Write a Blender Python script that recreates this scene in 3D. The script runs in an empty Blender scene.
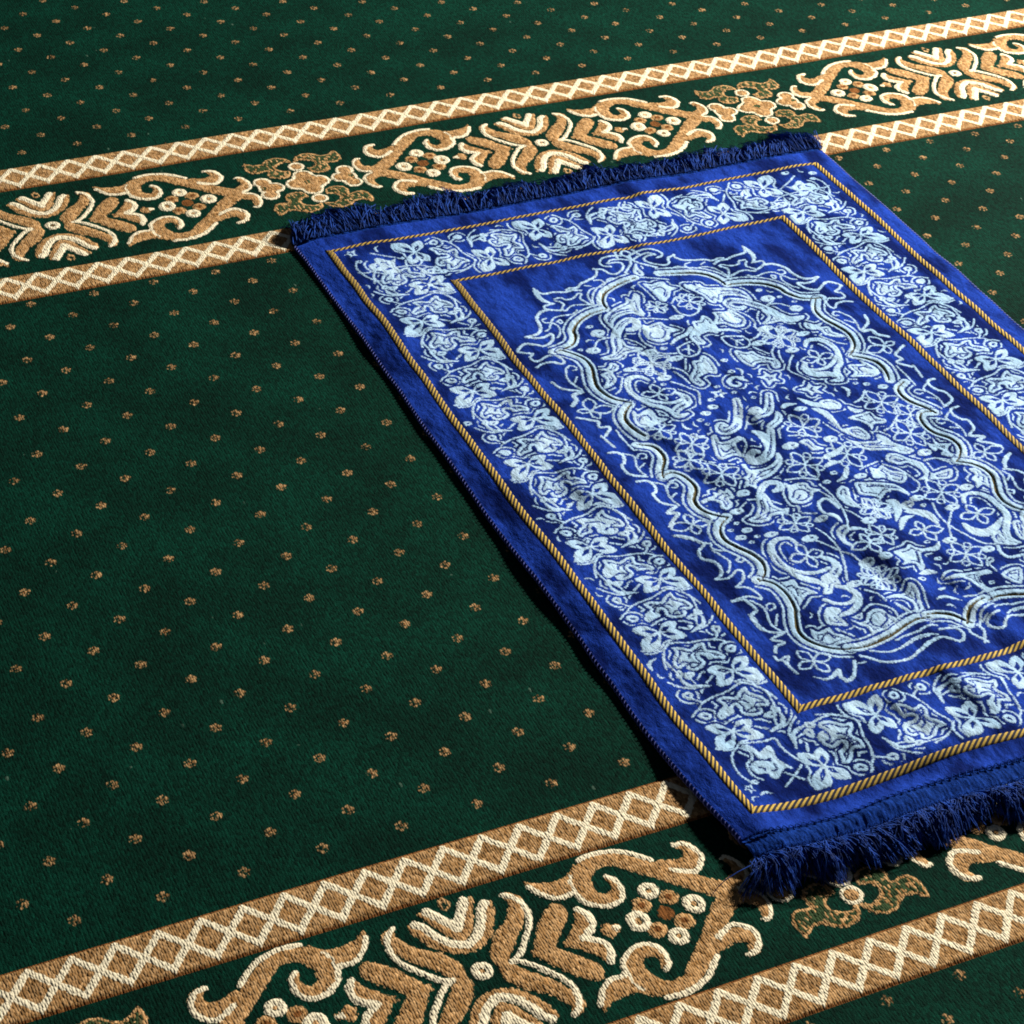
import bpy, math, random
import numpy as np

rng = np.random.default_rng(7)
random.seed(7)
U = 0.0335                      # one carpet unit (half the spacing of the woven dots) in metres
scene = bpy.context.scene
COL = scene.collection

# ------------------------------------------------------------------ helpers
def tag(o, label=None, cat=None, kind=None):
    if label: o['label'] = label
    if cat: o['category'] = cat
    if kind: o['kind'] = kind
    return o

def empty(name, loc):
    o = bpy.data.objects.new(name, None)
    COL.objects.link(o); o.location = loc; o.empty_display_size = 0.05
    return o

def build(name, verts, faces, mat, parent, attrs=None, smooth=True):
    """verts in carpet units (world), faces = int array (n,4) or (n,3); attrs = {name: (dim, array)}"""
    me = bpy.data.meshes.new(name)
    verts = np.array(verts, np.float32)
    if (parent.parent or parent).name == 'prayer_rug': verts = cloth_warp(verts)
    v = verts * U - np.array((parent.parent or parent).location, np.float32)
    f = np.asarray(faces, np.int32); k = f.shape[1]
    me.vertices.add(len(v)); me.vertices.foreach_set('co', v.ravel())
    me.loops.add(f.size); me.loops.foreach_set('vertex_index', f.ravel())
    me.polygons.add(len(f))
    me.polygons.foreach_set('loop_start', np.arange(0, f.size, k, dtype=np.int32))
    me.polygons.foreach_set('use_smooth', np.full(len(f), smooth))
    me.update(calc_edges=True)
    for an, a in (attrs or {}).items():
        a = np.asarray(a, np.float32)
        if a.ndim == 1:
            at = me.attributes.new(an, 'FLOAT', 'POINT'); at.data.foreach_set('value', a)
        else:
            at = me.attributes.new(an, 'FLOAT_VECTOR', 'POINT'); at.data.foreach_set('vector', a.ravel())
    me.materials.append(mat)
    o = bpy.data.objects.new(name, me); COL.objects.link(o); o.parent = parent
    return o

def grid(x0, x1, y0, y1, res):
    nx = max(2, int(round((x1 - x0) / res)) + 1); ny = max(2, int(round((y1 - y0) / res)) + 1)
    X, Y = np.meshgrid(np.linspace(x0, x1, nx), np.linspace(y0, y1, ny))
    i = np.arange(nx * ny).reshape(ny, nx)
    F = np.stack([i[:-1, :-1], i[:-1, 1:], i[1:, 1:], i[1:, :-1]], -1).reshape(-1, 4)
    return X, Y, F

def sstep(a, b, x):
    t = np.clip((x - a) / (b - a), 0, 1); return t * t * (3 - 2 * t)

def vnoise(x, y, seed):
    """smooth value noise in -1..1"""
    r = np.random.default_rng(seed).uniform(-1, 1, (256, 256))
    xi = np.floor(x).astype(int); yi = np.floor(y).astype(int); fx = x - xi; fy = y - yi
    fx = fx * fx * (3 - 2 * fx); fy = fy * fy * (3 - 2 * fy)
    g = lambda a, b: r[a & 255, b & 255]
    return (g(xi, yi) * (1 - fx) + g(xi + 1, yi) * fx) * (1 - fy) + (g(xi, yi + 1) * (1 - fx) + g(xi + 1, yi + 1) * fx) * fy

def cloth_warp(v):
    """the rug does not lie dead straight: its edges and woven lines wander a little"""
    x, y = v[:, 0].copy(), v[:, 1].copy()
    v[:, 0] += .055 * vnoise(x * .21 + 3, y * .30, 61) + .030 * vnoise(x * .8, y * .9, 62)
    v[:, 1] += .055 * vnoise(x * .33, y * .21 + 5, 63) + .030 * vnoise(x * .9, y * .8, 64)
    k = np.exp(-((y + 17.9) / 2.0) ** 2 - ((x - 8.9) / 1.5) ** 2)      # the near left corner is pulled in a little
    v[:, 0] += .34 * k; v[:, 1] += .10 * k
    return v

# ------------------------------------------------------------------ woven ornament as distance fields
class Field:
    """signed distance of an ornament (positive inside) sampled on a grid, in carpet units"""
    def __init__(s, x0, x1, y0, y1, res, lo=-.15):
        s.LO = lo; s.pad = .01 - lo
        s.x0, s.y0, s.res = x0, y0, res
        s.nx = int(round((x1 - x0) / res)) + 1; s.ny = int(round((y1 - y0) / res)) + 1
        s.ax = x0 + np.arange(s.nx) * res; s.ay = y0 + np.arange(s.ny) * res
        s.a = np.full((s.ny, s.nx), s.LO, np.float32)
    def win(s, lo, hi):
        i0 = max(0, int((lo[0] - s.pad - s.x0) / s.res)); i1 = min(s.nx, int((hi[0] + s.pad - s.x0) / s.res) + 2)
        j0 = max(0, int((lo[1] - s.pad - s.y0) / s.res)); j1 = min(s.ny, int((hi[1] + s.pad - s.y0) / s.res) + 2)
        if i1 <= i0 or j1 <= j0: return None
        return slice(j0, j1), slice(i0, i1), s.ax[i0:i1][None, :], s.ay[j0:j1][:, None]
    def stroke(s, P, W, neg=False):
        P = np.asarray(P, float); W = np.asarray(W, float) / 2
        for a, b, ra, rb in zip(P[:-1], P[1:], W[:-1], W[1:]):
            r = max(ra, rb); w = s.win(np.minimum(a, b) - r, np.maximum(a, b) + r)
            if w is None: continue
            d = b - a; L = d @ d + 1e-12
            t = np.clip(((w[2] - a[0]) * d[0] + (w[3] - a[1]) * d[1]) / L, 0, 1)
            v = ra + (rb - ra) * t - np.hypot(w[2] - a[0] - t * d[0], w[3] - a[1] - t * d[1])
            q = s.a[w[0], w[1]]
            s.a[w[0], w[1]] = np.minimum(q, -v) if neg else np.maximum(q, v)
    def fill(s, P):
        P = np.asarray(P, float); w = s.win(P.min(0), P.max(0))
        if w is None: return
        X = w[2] + 0 * w[3]; Y = w[3] + 0 * w[2]
        D = np.full(X.shape, 9.0); ins = np.zeros(X.shape, bool)
        for a, b in zip(P, np.roll(P, -1, 0)):
            d = b - a; L = d @ d + 1e-12
            t = np.clip(((X - a[0]) * d[0] + (Y - a[1]) * d[1]) / L, 0, 1)
            D = np.minimum(D, (X - a[0] - t * d[0]) ** 2 + (Y - a[1] - t * d[1]) ** 2)
            c = (a[1] > Y) != (b[1] > Y)
            if abs(d[1]) > 1e-12: ins ^= c & (X < a[0] + (Y - a[1]) * d[0] / d[1])
        D = np.sqrt(D); s.a[w[0], w[1]] = np.maximum(s.a[w[0], w[1]], np.where(ins, D, -D))
    def disc(s, c, r):
        s.stroke([c, (c[0] + 1e-4, c[1])], [2 * r, 2 * r])
    def sample(s, x, y):
        u = np.clip((x - s.x0) / s.res, 0, s.nx - 1.001); v = np.clip((y - s.y0) / s.res, 0, s.ny - 1.001)
        i = u.astype(int); j = v.astype(int); u = u - i; v = v - j
        return (s.a[j, i] * (1 - u) + s.a[j, i + 1] * u) * (1 - v) + (s.a[j + 1, i] * (1 - u) + s.a[j + 1, i + 1] * u) * v

def spline(P, W=None, closed=False, n=5):
    P = np.asarray(P, float)
    if W is not None: P = np.c_[P, W]
    if closed: Q = np.vstack([P[-1:], P, P[:2]])
    else: Q = np.vstack([2 * P[:1] - P[1:2], P, 2 * P[-1:] - P[-2:-1]])
    out = []
    for i in range(1, len(Q) - 2):
        p0, p1, p2, p3 = Q[i - 1:i + 3]
        for t in np.arange(n) / n:
            out.append(.5 * (2 * p1 + (p2 - p0) * t + (2 * p0 - 5 * p1 + 4 * p2 - p3) * t * t + (3 * p1 - p0 - 3 * p2 + p3) * t ** 3))
    if not closed: out.append(Q[-2])
    out = np.array(out)
    if W is not None: return out[:, :-1], np.maximum(out[:, -1], .02)
    return out

def leaf_loop(c, t, w=.36):
    c = np.asarray(c, float); t = np.asarray(t, float); d = t - c; n = np.array([-d[1], d[0]])
    return np.array([c, c + .35 * d + w * .8 * n * .5, c + .65 * d + w * n * .5, t, c + .65 * d - w * n * .5, c + .35 * d - w * .8 * n * .5, c])

MINW = .059
def draw(F, c, n, P, W):
    """one traced shape of the rug's ornament"""
    if c == 's': p = spline(P); F.stroke(p, np.full(len(p), max(n[0], MINW)))
    elif c == 'n': p = spline(P); F.stroke(p, np.full(len(p), max(n[0], .062)), neg=True)
    elif c == 'l':
        p = spline(P); t = np.linspace(0, 1, len(p)); F.stroke(p, n[0] * (.25 + .9 * np.sin(np.pi * t ** .8)))
    elif c == 'v': p, w = spline(P, W); F.stroke(p, w)
    elif c == 'f': F.fill(spline(P, closed=True, n=3))
    elif c == 'q' and n[0] > .1:                      # full petals with a slit in each
        o = np.array(P[0], float)
        for t in P[1:]: F.fill(spline(leaf_loop(o, o + 1.06 * (np.array(t) - o), .54)[:-1], closed=True, n=4))
        for t in P[1:]:
            d = np.array(t) - o; F.stroke([o + .16 * d, o + .34 * d, o + .62 * d], [.05, .16, .04], neg=True)
        F.disc(o, .07)
    elif c == 'q':
        for t in P[1:]:
            p = spline(leaf_loop(P[0], t, .55)[:-1], closed=True, n=4); p = np.vstack([p, p[:1]])
            F.stroke(p, np.full(len(p), max(n[0], MINW)))
    elif c == 'r':
        R = n[0]; o = np.array(P[0], float)
        for k in range(4):
            a = k * math.pi / 2 + .15; t = o + R * np.array([math.cos(a), math.sin(a)])
            p = spline(leaf_loop(o, t, .5)[:-1], closed=True, n=4); p = np.vstack([p, p[:1]])
            F.stroke(p, np.full(len(p), MINW))
            a += math.pi / 4; c2 = o + .72 * R * np.array([math.cos(a), math.sin(a)]); th = np.linspace(0, 2 * np.pi, 11)
            F.stroke(c2 + .17 * R * np.c_[np.cos(th), np.sin(th)], np.full(11, .05))
    elif c == 'b':
        o = np.array(P[0], float); th = np.linspace(0, 2 * np.pi, 13)[:-1]
        F.fill(o + np.c_[n[0] * np.cos(th), n[1] * 1.1 * np.sin(th)])
        F.stroke([o + (.15 * n[0], 0), o + (.4 * n[0], 0)], [.06, .05], neg=True)

def refine(F, bodies, seed, wide=.021, some=-.25):
    """the fine woven lines: a thin echo line round the larger leaves and a broken slit inside them"""
    B = Field(F.x0, F.ax[-1], F.y0, F.ay[-1], F.res, -.24)
    for a in bodies: draw(B, *a)
    X, Y = np.meshgrid(F.ax, F.ay); nz = vnoise(X * 1.7, Y * 1.7, seed)
    bb = B.a[:F.ny, :F.nx]
    slit = wide - np.abs(bb - .125)
    F.a = np.where((slit > -.05) & (bb > .05) & (nz > some), np.minimum(F.a, -slit), F.a)
    echo = np.where((F.a < -.075) & (nz < .35), .027 - np.abs(bb + .135), -.15)
    F.a = np.maximum(F.a, np.maximum(echo, -.15))

DATA = {}
def load(txt):
    for ln in txt.strip().splitlines():
        t = ln.split(); g, c = t[0], t[1]
        n = [int(a) / 1000 for a in t[2:] if ',' not in a]
        p = [[int(b) / 100 for b in a.split(',')] for a in t[2:] if ',' in a]
        W = [a[2] for a in p] if len(p[0]) > 2 else None
        DATA.setdefault(g, []).append((c, n, [a[:2] for a in p], W))
# traced ornament: group, kind of shape, widths (1/1000), points (1/100 carpet unit)
load("""
til v 54,0,32 61,32,51 92,70,53 128,104,43 149,137,39 159,165,35 141,187,16
til C 128 139,188 161,167 171,129 161,91 131,48 97,11 72,-1
til v 0,70,28 36,83,30 67,115,29 88,153,26 101,178,14
til C 192 0,81 31,98 54,127 72,165 88,181
til v 0,107,23 20,127,26 41,165,23 64,206,13
til C 213 0,135 11,155 31,184 47,207
til b 75 0,233 11,213 0,196
til R 245 0,0
til f 124,-3 149,35 179,79 215,112 238,123 254,106 251,76 220,40 185,4 185,-10 128,-10
til f 206,-4 231,24 261,58 272,79 284,85 301,68 301,29 274,0 274,-10 215,-10
til C 160 282,83 295,62 295,33 275,12 254,0
til f 302,-3 310,15 320,23 346,0 346,-10 305,-10
til C 96 336,4 346,-1
til v 391,146,18 400,117,28 385,90,38 357,83,45 331,101,49 322,134,52 334,167,51 357,195,48 392,205,45 433,195,45 474,159,49 521,117,51 567,70,53 608,32,55 649,4,56
til f 202,209 229,191 270,184 305,189 336,214 341,173 305,129 264,130 229,146 207,173
til v 531,137,32 562,120,45 595,120,47 618,145,41 610,173,30 590,183,14
til C 117 204,188 229,149 260,130 296,130 306,98 332,75 363,65 392,74 407,101 405,134 390,151
til C 128 352,222 392,227 444,217 480,195 515,161
til C 128 588,183 614,177 631,151 631,119 603,91 577,95 546,113
til C 64 303,134 300,159 312,184
til R 245 464,74
til R 266 544,-2
til R 266 397,-4
til O 235 498,39
til O 235 426,40
til B 192 469,-2
bor f 1116,-862 1139,-859 1166,-871 1184,-856 1208,-847 1209,-870 1230,-892 1238,-918 1226,-929 1208,-922 1209,-938 1195,-950 1170,-946 1151,-930 1155,-909 1149,-899 1138,-911 1136,-923 1110,-928 1094,-936 1087,-920 1106,-899 1123,-889 1118,-873
bor n 51 1135,-881 1157,-884 1177,-889 1185,-901
bor n 47 1173,-927 1188,-920 1204,-924
bor f 1042,-897 1059,-892 1075,-904 1070,-919 1054,-921 1043,-909
bor s 51 1026,-897 1047,-882 1072,-883 1088,-898 1087,-907
bor s 59 1055,-879 1075,-862 1112,-851 1154,-846 1197,-831 1221,-837 1240,-862 1250,-886 1247,-919 1242,-942
bor s 56 1204,-825 1233,-845 1262,-850 1285,-843
bor s 35 1240,-860 1252,-882 1262,-914
bor f 1236,-931 1252,-946 1248,-958 1234,-957 1227,-945
bor f 1199,-954 1224,-947 1233,-961 1222,-971 1206,-966
bor l 111 1244,-954 1241,-978 1230,-996 1209,-1002 1181,-1012
bor s 51 1282,-960 1261,-986 1235,-1004 1207,-1007 1185,-1011
bor s 51 1221,-970 1215,-993
bor f 1040,-815 1056,-809 1068,-820 1062,-835 1049,-838 1040,-826
bor s 43 1058,-836 1069,-851 1082,-861
bor q 151 1098,-982 1038,-948 1159,-1018 1159,-960 1027,-1031
bor s 53 1018,-1030 1043,-1040 1070,-1039 1094,-1021 1114,-1021
cor f 1087,-1437 1105,-1434 1117,-1451 1122,-1468 1152,-1454 1160,-1467 1152,-1499 1158,-1521 1171,-1551 1153,-1541 1136,-1551 1115,-1569 1102,-1562 1099,-1542 1080,-1541 1069,-1527 1072,-1507 1089,-1494 1113,-1497 1133,-1507 1136,-1495 1123,-1493 1108,-1487 1104,-1461
cor n 53 1090,-1516 1101,-1523 1100,-1532
cor n 53 1134,-1517 1131,-1535 1118,-1539
cor s 38 1084,-1441 1098,-1459 1093,-1481 1069,-1496 1059,-1521 1062,-1546 1076,-1561
cor s 46 1070,-1438 1045,-1462 1032,-1491 1028,-1518 1030,-1540 1043,-1567
cor s 46 1088,-1425 1122,-1431 1155,-1437 1183,-1438 1183,-1472 1190,-1504 1200,-1530
cor b 112 82 1050,-1565
ban s 254 1875,636 1829,626 1773,608 1732,586 1705,554 1693,518 1693,501
ban s 246 1690,499 1672,500 1621,491 1572,465 1537,423 1527,388 1503,354 1473,338 1428,328
ban s 224 1450,324 1477,289 1494,253 1491,206 1474,160 1460,114 1461,74 1475,33 1504,5 1520,-6
ban s 214 1514,-9 1486,-31 1463,-65 1460,-105 1470,-143 1482,-168
ban s 207 1446,-196 1484,-217 1494,-254 1485,-291 1457,-334 1442,-368
ban s 201 1448,-363 1481,-356 1504,-377 1510,-419 1499,-454 1474,-489 1468,-525 1479,-558 1502,-585 1525,-602
ban s 195 1526,-596 1489,-621 1468,-656 1464,-698 1481,-740 1500,-778 1507,-822 1494,-859 1465,-884
ban s 185 1463,-879 1498,-909 1509,-959 1501,-1013 1480,-1055 1459,-1103 1462,-1143 1484,-1179 1515,-1206 1549,-1221
ban s 168 1551,-1212 1582,-1220 1623,-1219 1678,-1209 1740,-1189 1788,-1179 1825,-1184
ban s 173 1825,-1177 1855,-1183 1891,-1202 1913,-1232 1926,-1247
lac l 147 1525,688 1520,643 1527,607 1550,583
lac s 91 1525,682 1539,649 1582,644 1619,633 1643,637 1669,624
lac s 91 1624,644 1641,650 1666,645 1689,662 1721,671 1756,684 1774,711 1770,726
lac s 81 1769,723 1798,712 1811,682 1837,677 1870,704 1879,730 1862,744 1833,742
lac s 82 1831,744 1852,761 1884,758 1911,745
lac s 83 1903,777 1865,786 1827,778 1807,755 1809,733 1833,723
lac s 84 1934,827 1903,786 1916,764 1909,724 1863,672
lac s 84 1934,827 1951,804 1960,766
lac s 67 1562,608 1584,609 1594,593 1621,592 1649,610 1659,603 1643,584 1650,557 1664,535
lac s 67 1664,535 1631,548 1598,555 1567,538 1559,549 1578,574 1561,600
lac s 78 1549,585 1516,584 1508,575 1518,559 1555,542
lac s 111 1514,561 1483,552 1457,521 1449,477 1431,445 1404,435 1378,436
lac s 97 1378,436 1406,419 1435,416 1464,425 1452,391 1417,369 1390,386 1361,400 1337,386 1325,371
lac s 85 1324,368 1343,354 1364,342 1349,329 1351,306 1371,302 1403,314 1428,301 1433,266 1419,256 1399,278 1366,282 1343,272
lac s 56 1602,526 1577,511 1542,515 1512,510 1492,486 1471,454 1454,445
lac s 55 1495,484 1505,458 1494,422 1474,399
lac s 55 1488,487 1472,493 1471,509 1487,515
lac s 55 1514,486 1521,472 1529,480 1525,494 1512,486
lac s 56 1663,537 1675,589 1705,620 1742,619
lac s 52 1741,664 1765,656 1764,636 1751,620
lac s 52 1762,632 1793,655 1819,650
lac s 51 1695,647 1713,637
lac s 53 1422,231 1402,186 1403,149 1414,109
lac s 53 1421,227 1436,237 1450,226 1448,214 1436,211
lac s 47 1407,148 1431,176
lac s 93 1350,183 1359,147 1375,127 1411,103
lac s 134 1408,97 1379,93 1375,66 1350,43
lac q 56 1388,-2 1351,11 1458,-10 1410,60 1398,-43
lac s 90 1333,-18 1365,-40 1386,-58 1377,-82 1406,-93 1375,-129
lac s 79 1364,-125 1371,-162 1377,-191
lac s 60 1418,-111 1419,-159 1424,-222
lac s 93 1346,-212 1370,-216 1382,-240 1371,-270 1356,-284 1355,-316 1367,-334 1397,-348
lac s 54 1385,-228 1411,-251 1400,-287 1396,-318 1404,-351
lac s 53 1415,-262 1431,-245 1448,-252 1440,-268 1428,-268
lac s 43 1402,-307 1425,-292
lac s 90 1362,-364 1391,-369 1401,-392 1392,-421 1375,-434 1376,-466 1388,-483 1412,-498
lac s 52 1405,-380 1431,-403 1420,-438 1416,-468 1423,-501
lac s 52 1433,-413 1450,-397 1466,-405 1460,-420 1447,-419
lac s 42 1422,-458 1443,-446
lac s 112 1410,-504 1375,-522 1402,-533 1371,-559 1353,-578
lac q 55 1418,-590 1420,-544 1464,-599 1351,-589 1412,-636
lac s 96 1346,-620 1372,-633 1393,-653 1399,-673 1413,-685
lac s 91 1350,-622 1370,-638 1392,-659 1405,-685 1377,-708 1371,-739 1391,-761 1398,-793 1384,-823 1359,-836
lac s 70 1359,-836 1393,-844 1433,-824 1442,-839 1424,-868 1394,-885
lac s 54 1424,-689 1415,-719 1423,-749 1432,-782 1415,-812 1404,-822
lac s 45 1416,-716 1432,-731 1451,-741
lac s 45 1452,-784 1466,-777 1472,-788 1460,-798 1451,-788 1452,-784
lac s 70 1395,-886 1427,-904 1437,-942 1432,-954 1409,-934 1379,-931 1354,-936
lac s 95 1354,-936 1386,-940 1396,-972 1395,-994 1371,-1008 1367,-1034 1373,-1064
lac s 85 1371,-1003 1373,-1026 1367,-1057 1385,-1081 1420,-1095
lac s 48 1402,-950 1419,-982 1419,-1010 1406,-1044 1407,-1070 1421,-1093
lac s 47 1427,-996 1438,-980 1455,-983 1451,-999 1432,-1004
lac s 42 1416,-1062 1443,-1025
lac s 84 1419,-1097 1374,-1107 1399,-1130 1370,-1136 1356,-1157
lac s 74 1343,-1171 1348,-1189 1380,-1182 1361,-1208 1360,-1229 1363,-1253
lac s 58 1357,-1195 1358,-1222
lac q 54 1431,-1224 1413,-1174 1488,-1216 1380,-1237 1445,-1276
lac l 106 1394,-1279 1422,-1300 1454,-1291 1473,-1280 1463,-1305 1473,-1325 1497,-1318 1526,-1281
lac s 91 1535,-1264 1515,-1294 1493,-1317 1468,-1326
lac s 83 1562,-1253 1582,-1271 1605,-1296 1645,-1309 1686,-1308 1733,-1286 1767,-1271
lac s 58 1540,-1277 1561,-1278
lac s 42 1598,-1245 1641,-1267 1691,-1264 1741,-1250 1782,-1249
lac s 38 1686,-1235 1714,-1229 1739,-1227 1774,-1224
lac s 84 1714,-1296 1769,-1273 1807,-1266 1830,-1280 1847,-1298 1869,-1289 1878,-1265 1861,-1247 1825,-1239
lac s 50 1686,-1264 1739,-1245 1781,-1244 1807,-1254
lac s 47 1776,-1220 1813,-1215 1828,-1223
lac s 77 1904,-1258 1900,-1281 1915,-1307 1925,-1322
lac s 52 1860,-1236 1884,-1250 1913,-1256
int f 1663,457 1692,478 1734,496 1772,507 1787,538 1797,514 1824,549 1833,526 1802,464 1799,425 1782,411 1763,438 1719,441 1680,419 1662,383 1654,421
int f 2177,457 2148,478 2106,496 2068,507 2053,538 2043,514 2016,549 2007,526 2038,464 2041,425 2058,411 2077,438 2121,441 2160,419 2178,383 2186,421
int n 72 1664,425 1689,456 1725,469 1762,466
int n 72 2176,425 2151,456 2115,469 2078,466
int v 1707,361,19 1725,358,24 1744,373,27 1749,397,29 1730,410,31 1698,396,33 1665,362,33 1638,318,30 1622,278,27 1599,252,16
int v 2133,361,19 2115,358,24 2096,373,27 2091,397,29 2110,410,31 2142,396,33 2175,362,33 2202,318,30 2218,278,27 2241,252,16
int f 1549,251 1587,256 1607,268 1635,288 1654,324 1664,316 1662,282 1699,254 1688,243 1649,245 1629,241 1598,225 1559,235
int f 2291,251 2253,256 2233,268 2205,288 2186,324 2176,316 2178,282 2141,254 2152,243 2191,245 2211,241 2242,225 2281,235
int s 54 1675,320 1699,288 1708,253
int s 54 2165,320 2141,288 2132,253
int s 54 1636,246 1621,226 1599,218
int s 54 2204,246 2219,226 2241,218
int s 54 1644,339 1606,345 1584,337 1563,314
int s 54 2196,339 2234,345 2256,337 2277,314
int s 49 1596,362 1624,346 1644,339
int s 49 2244,362 2216,346 2196,339
int b 251 175 1605,379
int b 251 175 2235,379
int b 247 161 1548,296
int b 247 161 2292,296
int f 1761,367 1775,355 1802,362 1825,362 1829,335 1859,300 1822,295 1802,267 1766,261 1745,280 1739,305 1746,333
int f 2079,367 2065,355 2038,362 2015,362 2011,335 1981,300 2018,295 2038,267 2074,261 2095,280 2101,305 2094,333
int n 55 1765,319 1752,301 1760,284 1786,281 1809,304 1811,328
int n 55 2075,319 2088,301 2080,284 2054,281 2031,304 2029,328
int s 55 1753,363 1725,318 1719,274 1732,246
int s 55 2087,363 2115,318 2121,274 2108,246
int f 1880,592 1903,578 1931,586 1953,583 1956,553 1979,532 1950,524 1928,493 1889,472 1884,516 1883,549
int n 57 1899,552 1924,555 1931,533 1912,506
int s 50 1765,405 1804,392 1851,371
int s 52 1886,635 1932,615 1980,593
int s 73 1914,457 1946,482 1964,472 1992,487
int s 68 1910,442 1908,403 1916,383 1936,369 1970,379 1997,412
int r 539 1979,442
int r 393 1854,450
int b 279 123 1888,374
int b 295 129 1706,225
int b 295 129 2134,225
int b 278 128 1767,162
int b 278 128 2073,162
int r 665 1688,173
int r 665 2152,173
int s 141 1796,239 1825,259 1868,271 1902,302
int s 141 2044,239 2015,259 1972,271 1938,302
int s 65 1801,214 1793,183 1811,158 1844,161 1868,183 1871,226 1834,225 1804,213
int s 65 2039,214 2047,183 2029,158 1996,161 1972,183 1969,226 2006,225 2036,213
int s 49 1809,196 1832,196 1844,176
int s 49 2031,196 2008,196 1996,176
int s 49 1842,215 1821,169
int s 49 1998,215 2019,169
int s 65 1735,245 1729,217 1754,196 1785,186
int s 65 2105,245 2111,217 2086,196 2055,186
int f 1922,334 1949,333 1972,357 1988,335 1985,281 1969,251 1943,264 1902,248 1905,208 1880,208 1867,252 1911,299
int f 1810,131 1836,130 1858,152 1874,131 1872,79 1856,51 1832,64 1793,52 1798,21 1773,15 1760,56 1800,97
int f 2030,131 2004,130 1982,152 1966,131 1968,79 1984,51 2008,64 2047,52 2042,21 2067,15 2080,56 2040,97
int f 2030,544 2048,521 2064,532 2070,509 2111,478 2076,408 2058,443 2042,484 2022,516
int f 1898,685 1925,718 1918,687 1920,653 1905,635 1889,659
int n 54 1792,232 1829,250
int n 54 2048,232 2011,250
int f 1508,192 1541,188 1565,213 1580,189 1565,165 1543,158 1539,122 1508,97 1474,91 1506,127 1503,161 1532,170
int f 2332,192 2299,188 2275,213 2260,189 2275,165 2297,158 2301,122 2332,97 2366,91 2334,127 2337,161 2308,170
int s 52 1560,122 1523,70 1499,54
int s 52 2280,122 2317,70 2341,54
int s 47 1549,134 1562,125
int s 47 2291,134 2278,125
int r 664 1683,164
int r 664 2157,164
int b 243 116 1606,158
int b 243 116 2234,158
int b 242 126 1687,88
int b 242 126 2153,88
int v 1636,93,13 1616,117,17 1582,113,20 1558,86,22 1548,46,21 1558,7,20 1577,-32,18 1605,-53,19 1621,-80,21 1630,-111,23 1662,-109,10
int v 2204,93,13 2224,117,17 2258,113,20 2282,86,22 2292,46,21 2282,7,20 2263,-32,18 2235,-53,19 2219,-80,21 2210,-111,23 2178,-109,10
int s 134 1570,6 1603,-23 1647,-40 1687,-32 1708,-18
int s 134 2270,6 2237,-23 2193,-40 2153,-32 2132,-18
int v 1684,9,12 1701,-23,26 1692,-55,28 1653,-70,29 1630,-87,26
int v 2156,9,12 2139,-23,26 2148,-55,28 2187,-70,29 2210,-87,26
int q 57 1629,17 1575,23 1690,21 1636,67 1636,-23
int q 57 2211,17 2265,23 2150,21 2204,67 2204,-23
int f 1507,-39 1513,-62 1534,-55 1559,-49 1567,-67 1565,-94 1592,-111 1549,-124 1518,-133 1489,-123 1486,-87
int f 2333,-39 2327,-62 2306,-55 2281,-49 2273,-67 2275,-94 2248,-111 2291,-124 2322,-133 2351,-123 2354,-87
int n 55 1499,-95 1518,-76 1539,-78 1540,-103
int n 55 2341,-95 2322,-76 2301,-78 2300,-103
int r 550 1540,-157
int s 48 1729,128 1755,101 1766,63
int s 48 2111,128 2085,101 2074,63
int s 47 1698,62 1721,39 1739,14 1755,-13 1725,-75
int s 47 2142,62 2119,39 2101,14 2085,-13 2115,-75
int s 48 1729,103 1743,71 1750,36
int s 48 2111,103 2097,71 2090,36
int s 48 1797,149 1769,99
int s 48 2043,149 2071,99
int r 594 1600,-252
int r 561 1558,-319
int r 627 1609,-417
int l 100 1591,-190 1606,-201
int s 45 1617,-218 1654,-230
int l 97 1607,-349 1626,-360
int s 44 1638,-374 1672,-386
int f 1490,-508 1513,-498 1540,-495 1545,-477 1556,-489 1568,-476 1577,-489 1591,-481 1592,-526 1573,-526 1572,-551 1545,-568 1531,-555 1539,-533 1521,-513 1493,-519
int v 1745,-207,17 1734,-194,23 1717,-211,27 1716,-231,29 1736,-236,31 1769,-222,31 1796,-187,28 1824,-133,27 1839,-96,23
int v 1760,-361,17 1747,-355,23 1731,-369,27 1730,-389,29 1750,-395,31 1784,-382,31 1817,-340,27 1849,-283,23
int l 231 1804,-256 1817,-288 1808,-327 1793,-358
int f 1690,-394 1704,-396 1698,-424 1725,-431 1760,-430 1792,-412 1808,-384 1819,-391 1809,-425 1784,-449 1743,-474 1709,-481 1685,-492 1672,-516 1656,-497 1638,-498 1661,-470 1659,-456 1682,-445
int n 68 1704,-461 1734,-445 1766,-442
int f 1673,-240 1691,-239 1686,-272 1716,-279 1752,-272 1754,-289 1725,-299 1720,-318 1716,-357 1697,-344 1652,-354 1644,-331 1652,-300 1661,-269
int n 59 1674,-301 1679,-322 1713,-309
int s 55 1758,-284 1746,-321 1716,-357
int v 1950,-107,24 1912,-172,29 1880,-203,29 1837,-212,16
int b 235 184 1859,-178
int f 1853,-257 1892,-236 1922,-197 1928,-221 1911,-250 1863,-278 1846,-276
int v 1714,-543,14 1735,-536,21 1747,-518,22 1734,-503,21 1707,-505,21 1678,-528,20 1651,-563,17 1635,-601,17 1609,-630,19
int f 1574,-632 1609,-623 1625,-617 1645,-611 1659,-572 1679,-538 1683,-562 1678,-598 1690,-622 1713,-627 1698,-644 1654,-640 1631,-657 1595,-654
int n 47 1652,-570 1638,-603 1622,-622
int s 43 1680,-580 1701,-603
int b 218 133 1623,-520
int b 224 121 1565,-585
int s 42 1621,-552 1646,-560
int s 42 1609,-560 1580,-575
int f 1765,-517 1777,-532 1801,-529 1826,-537 1828,-563 1850,-580 1822,-587 1802,-612 1768,-626 1744,-616 1736,-594 1754,-556
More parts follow.
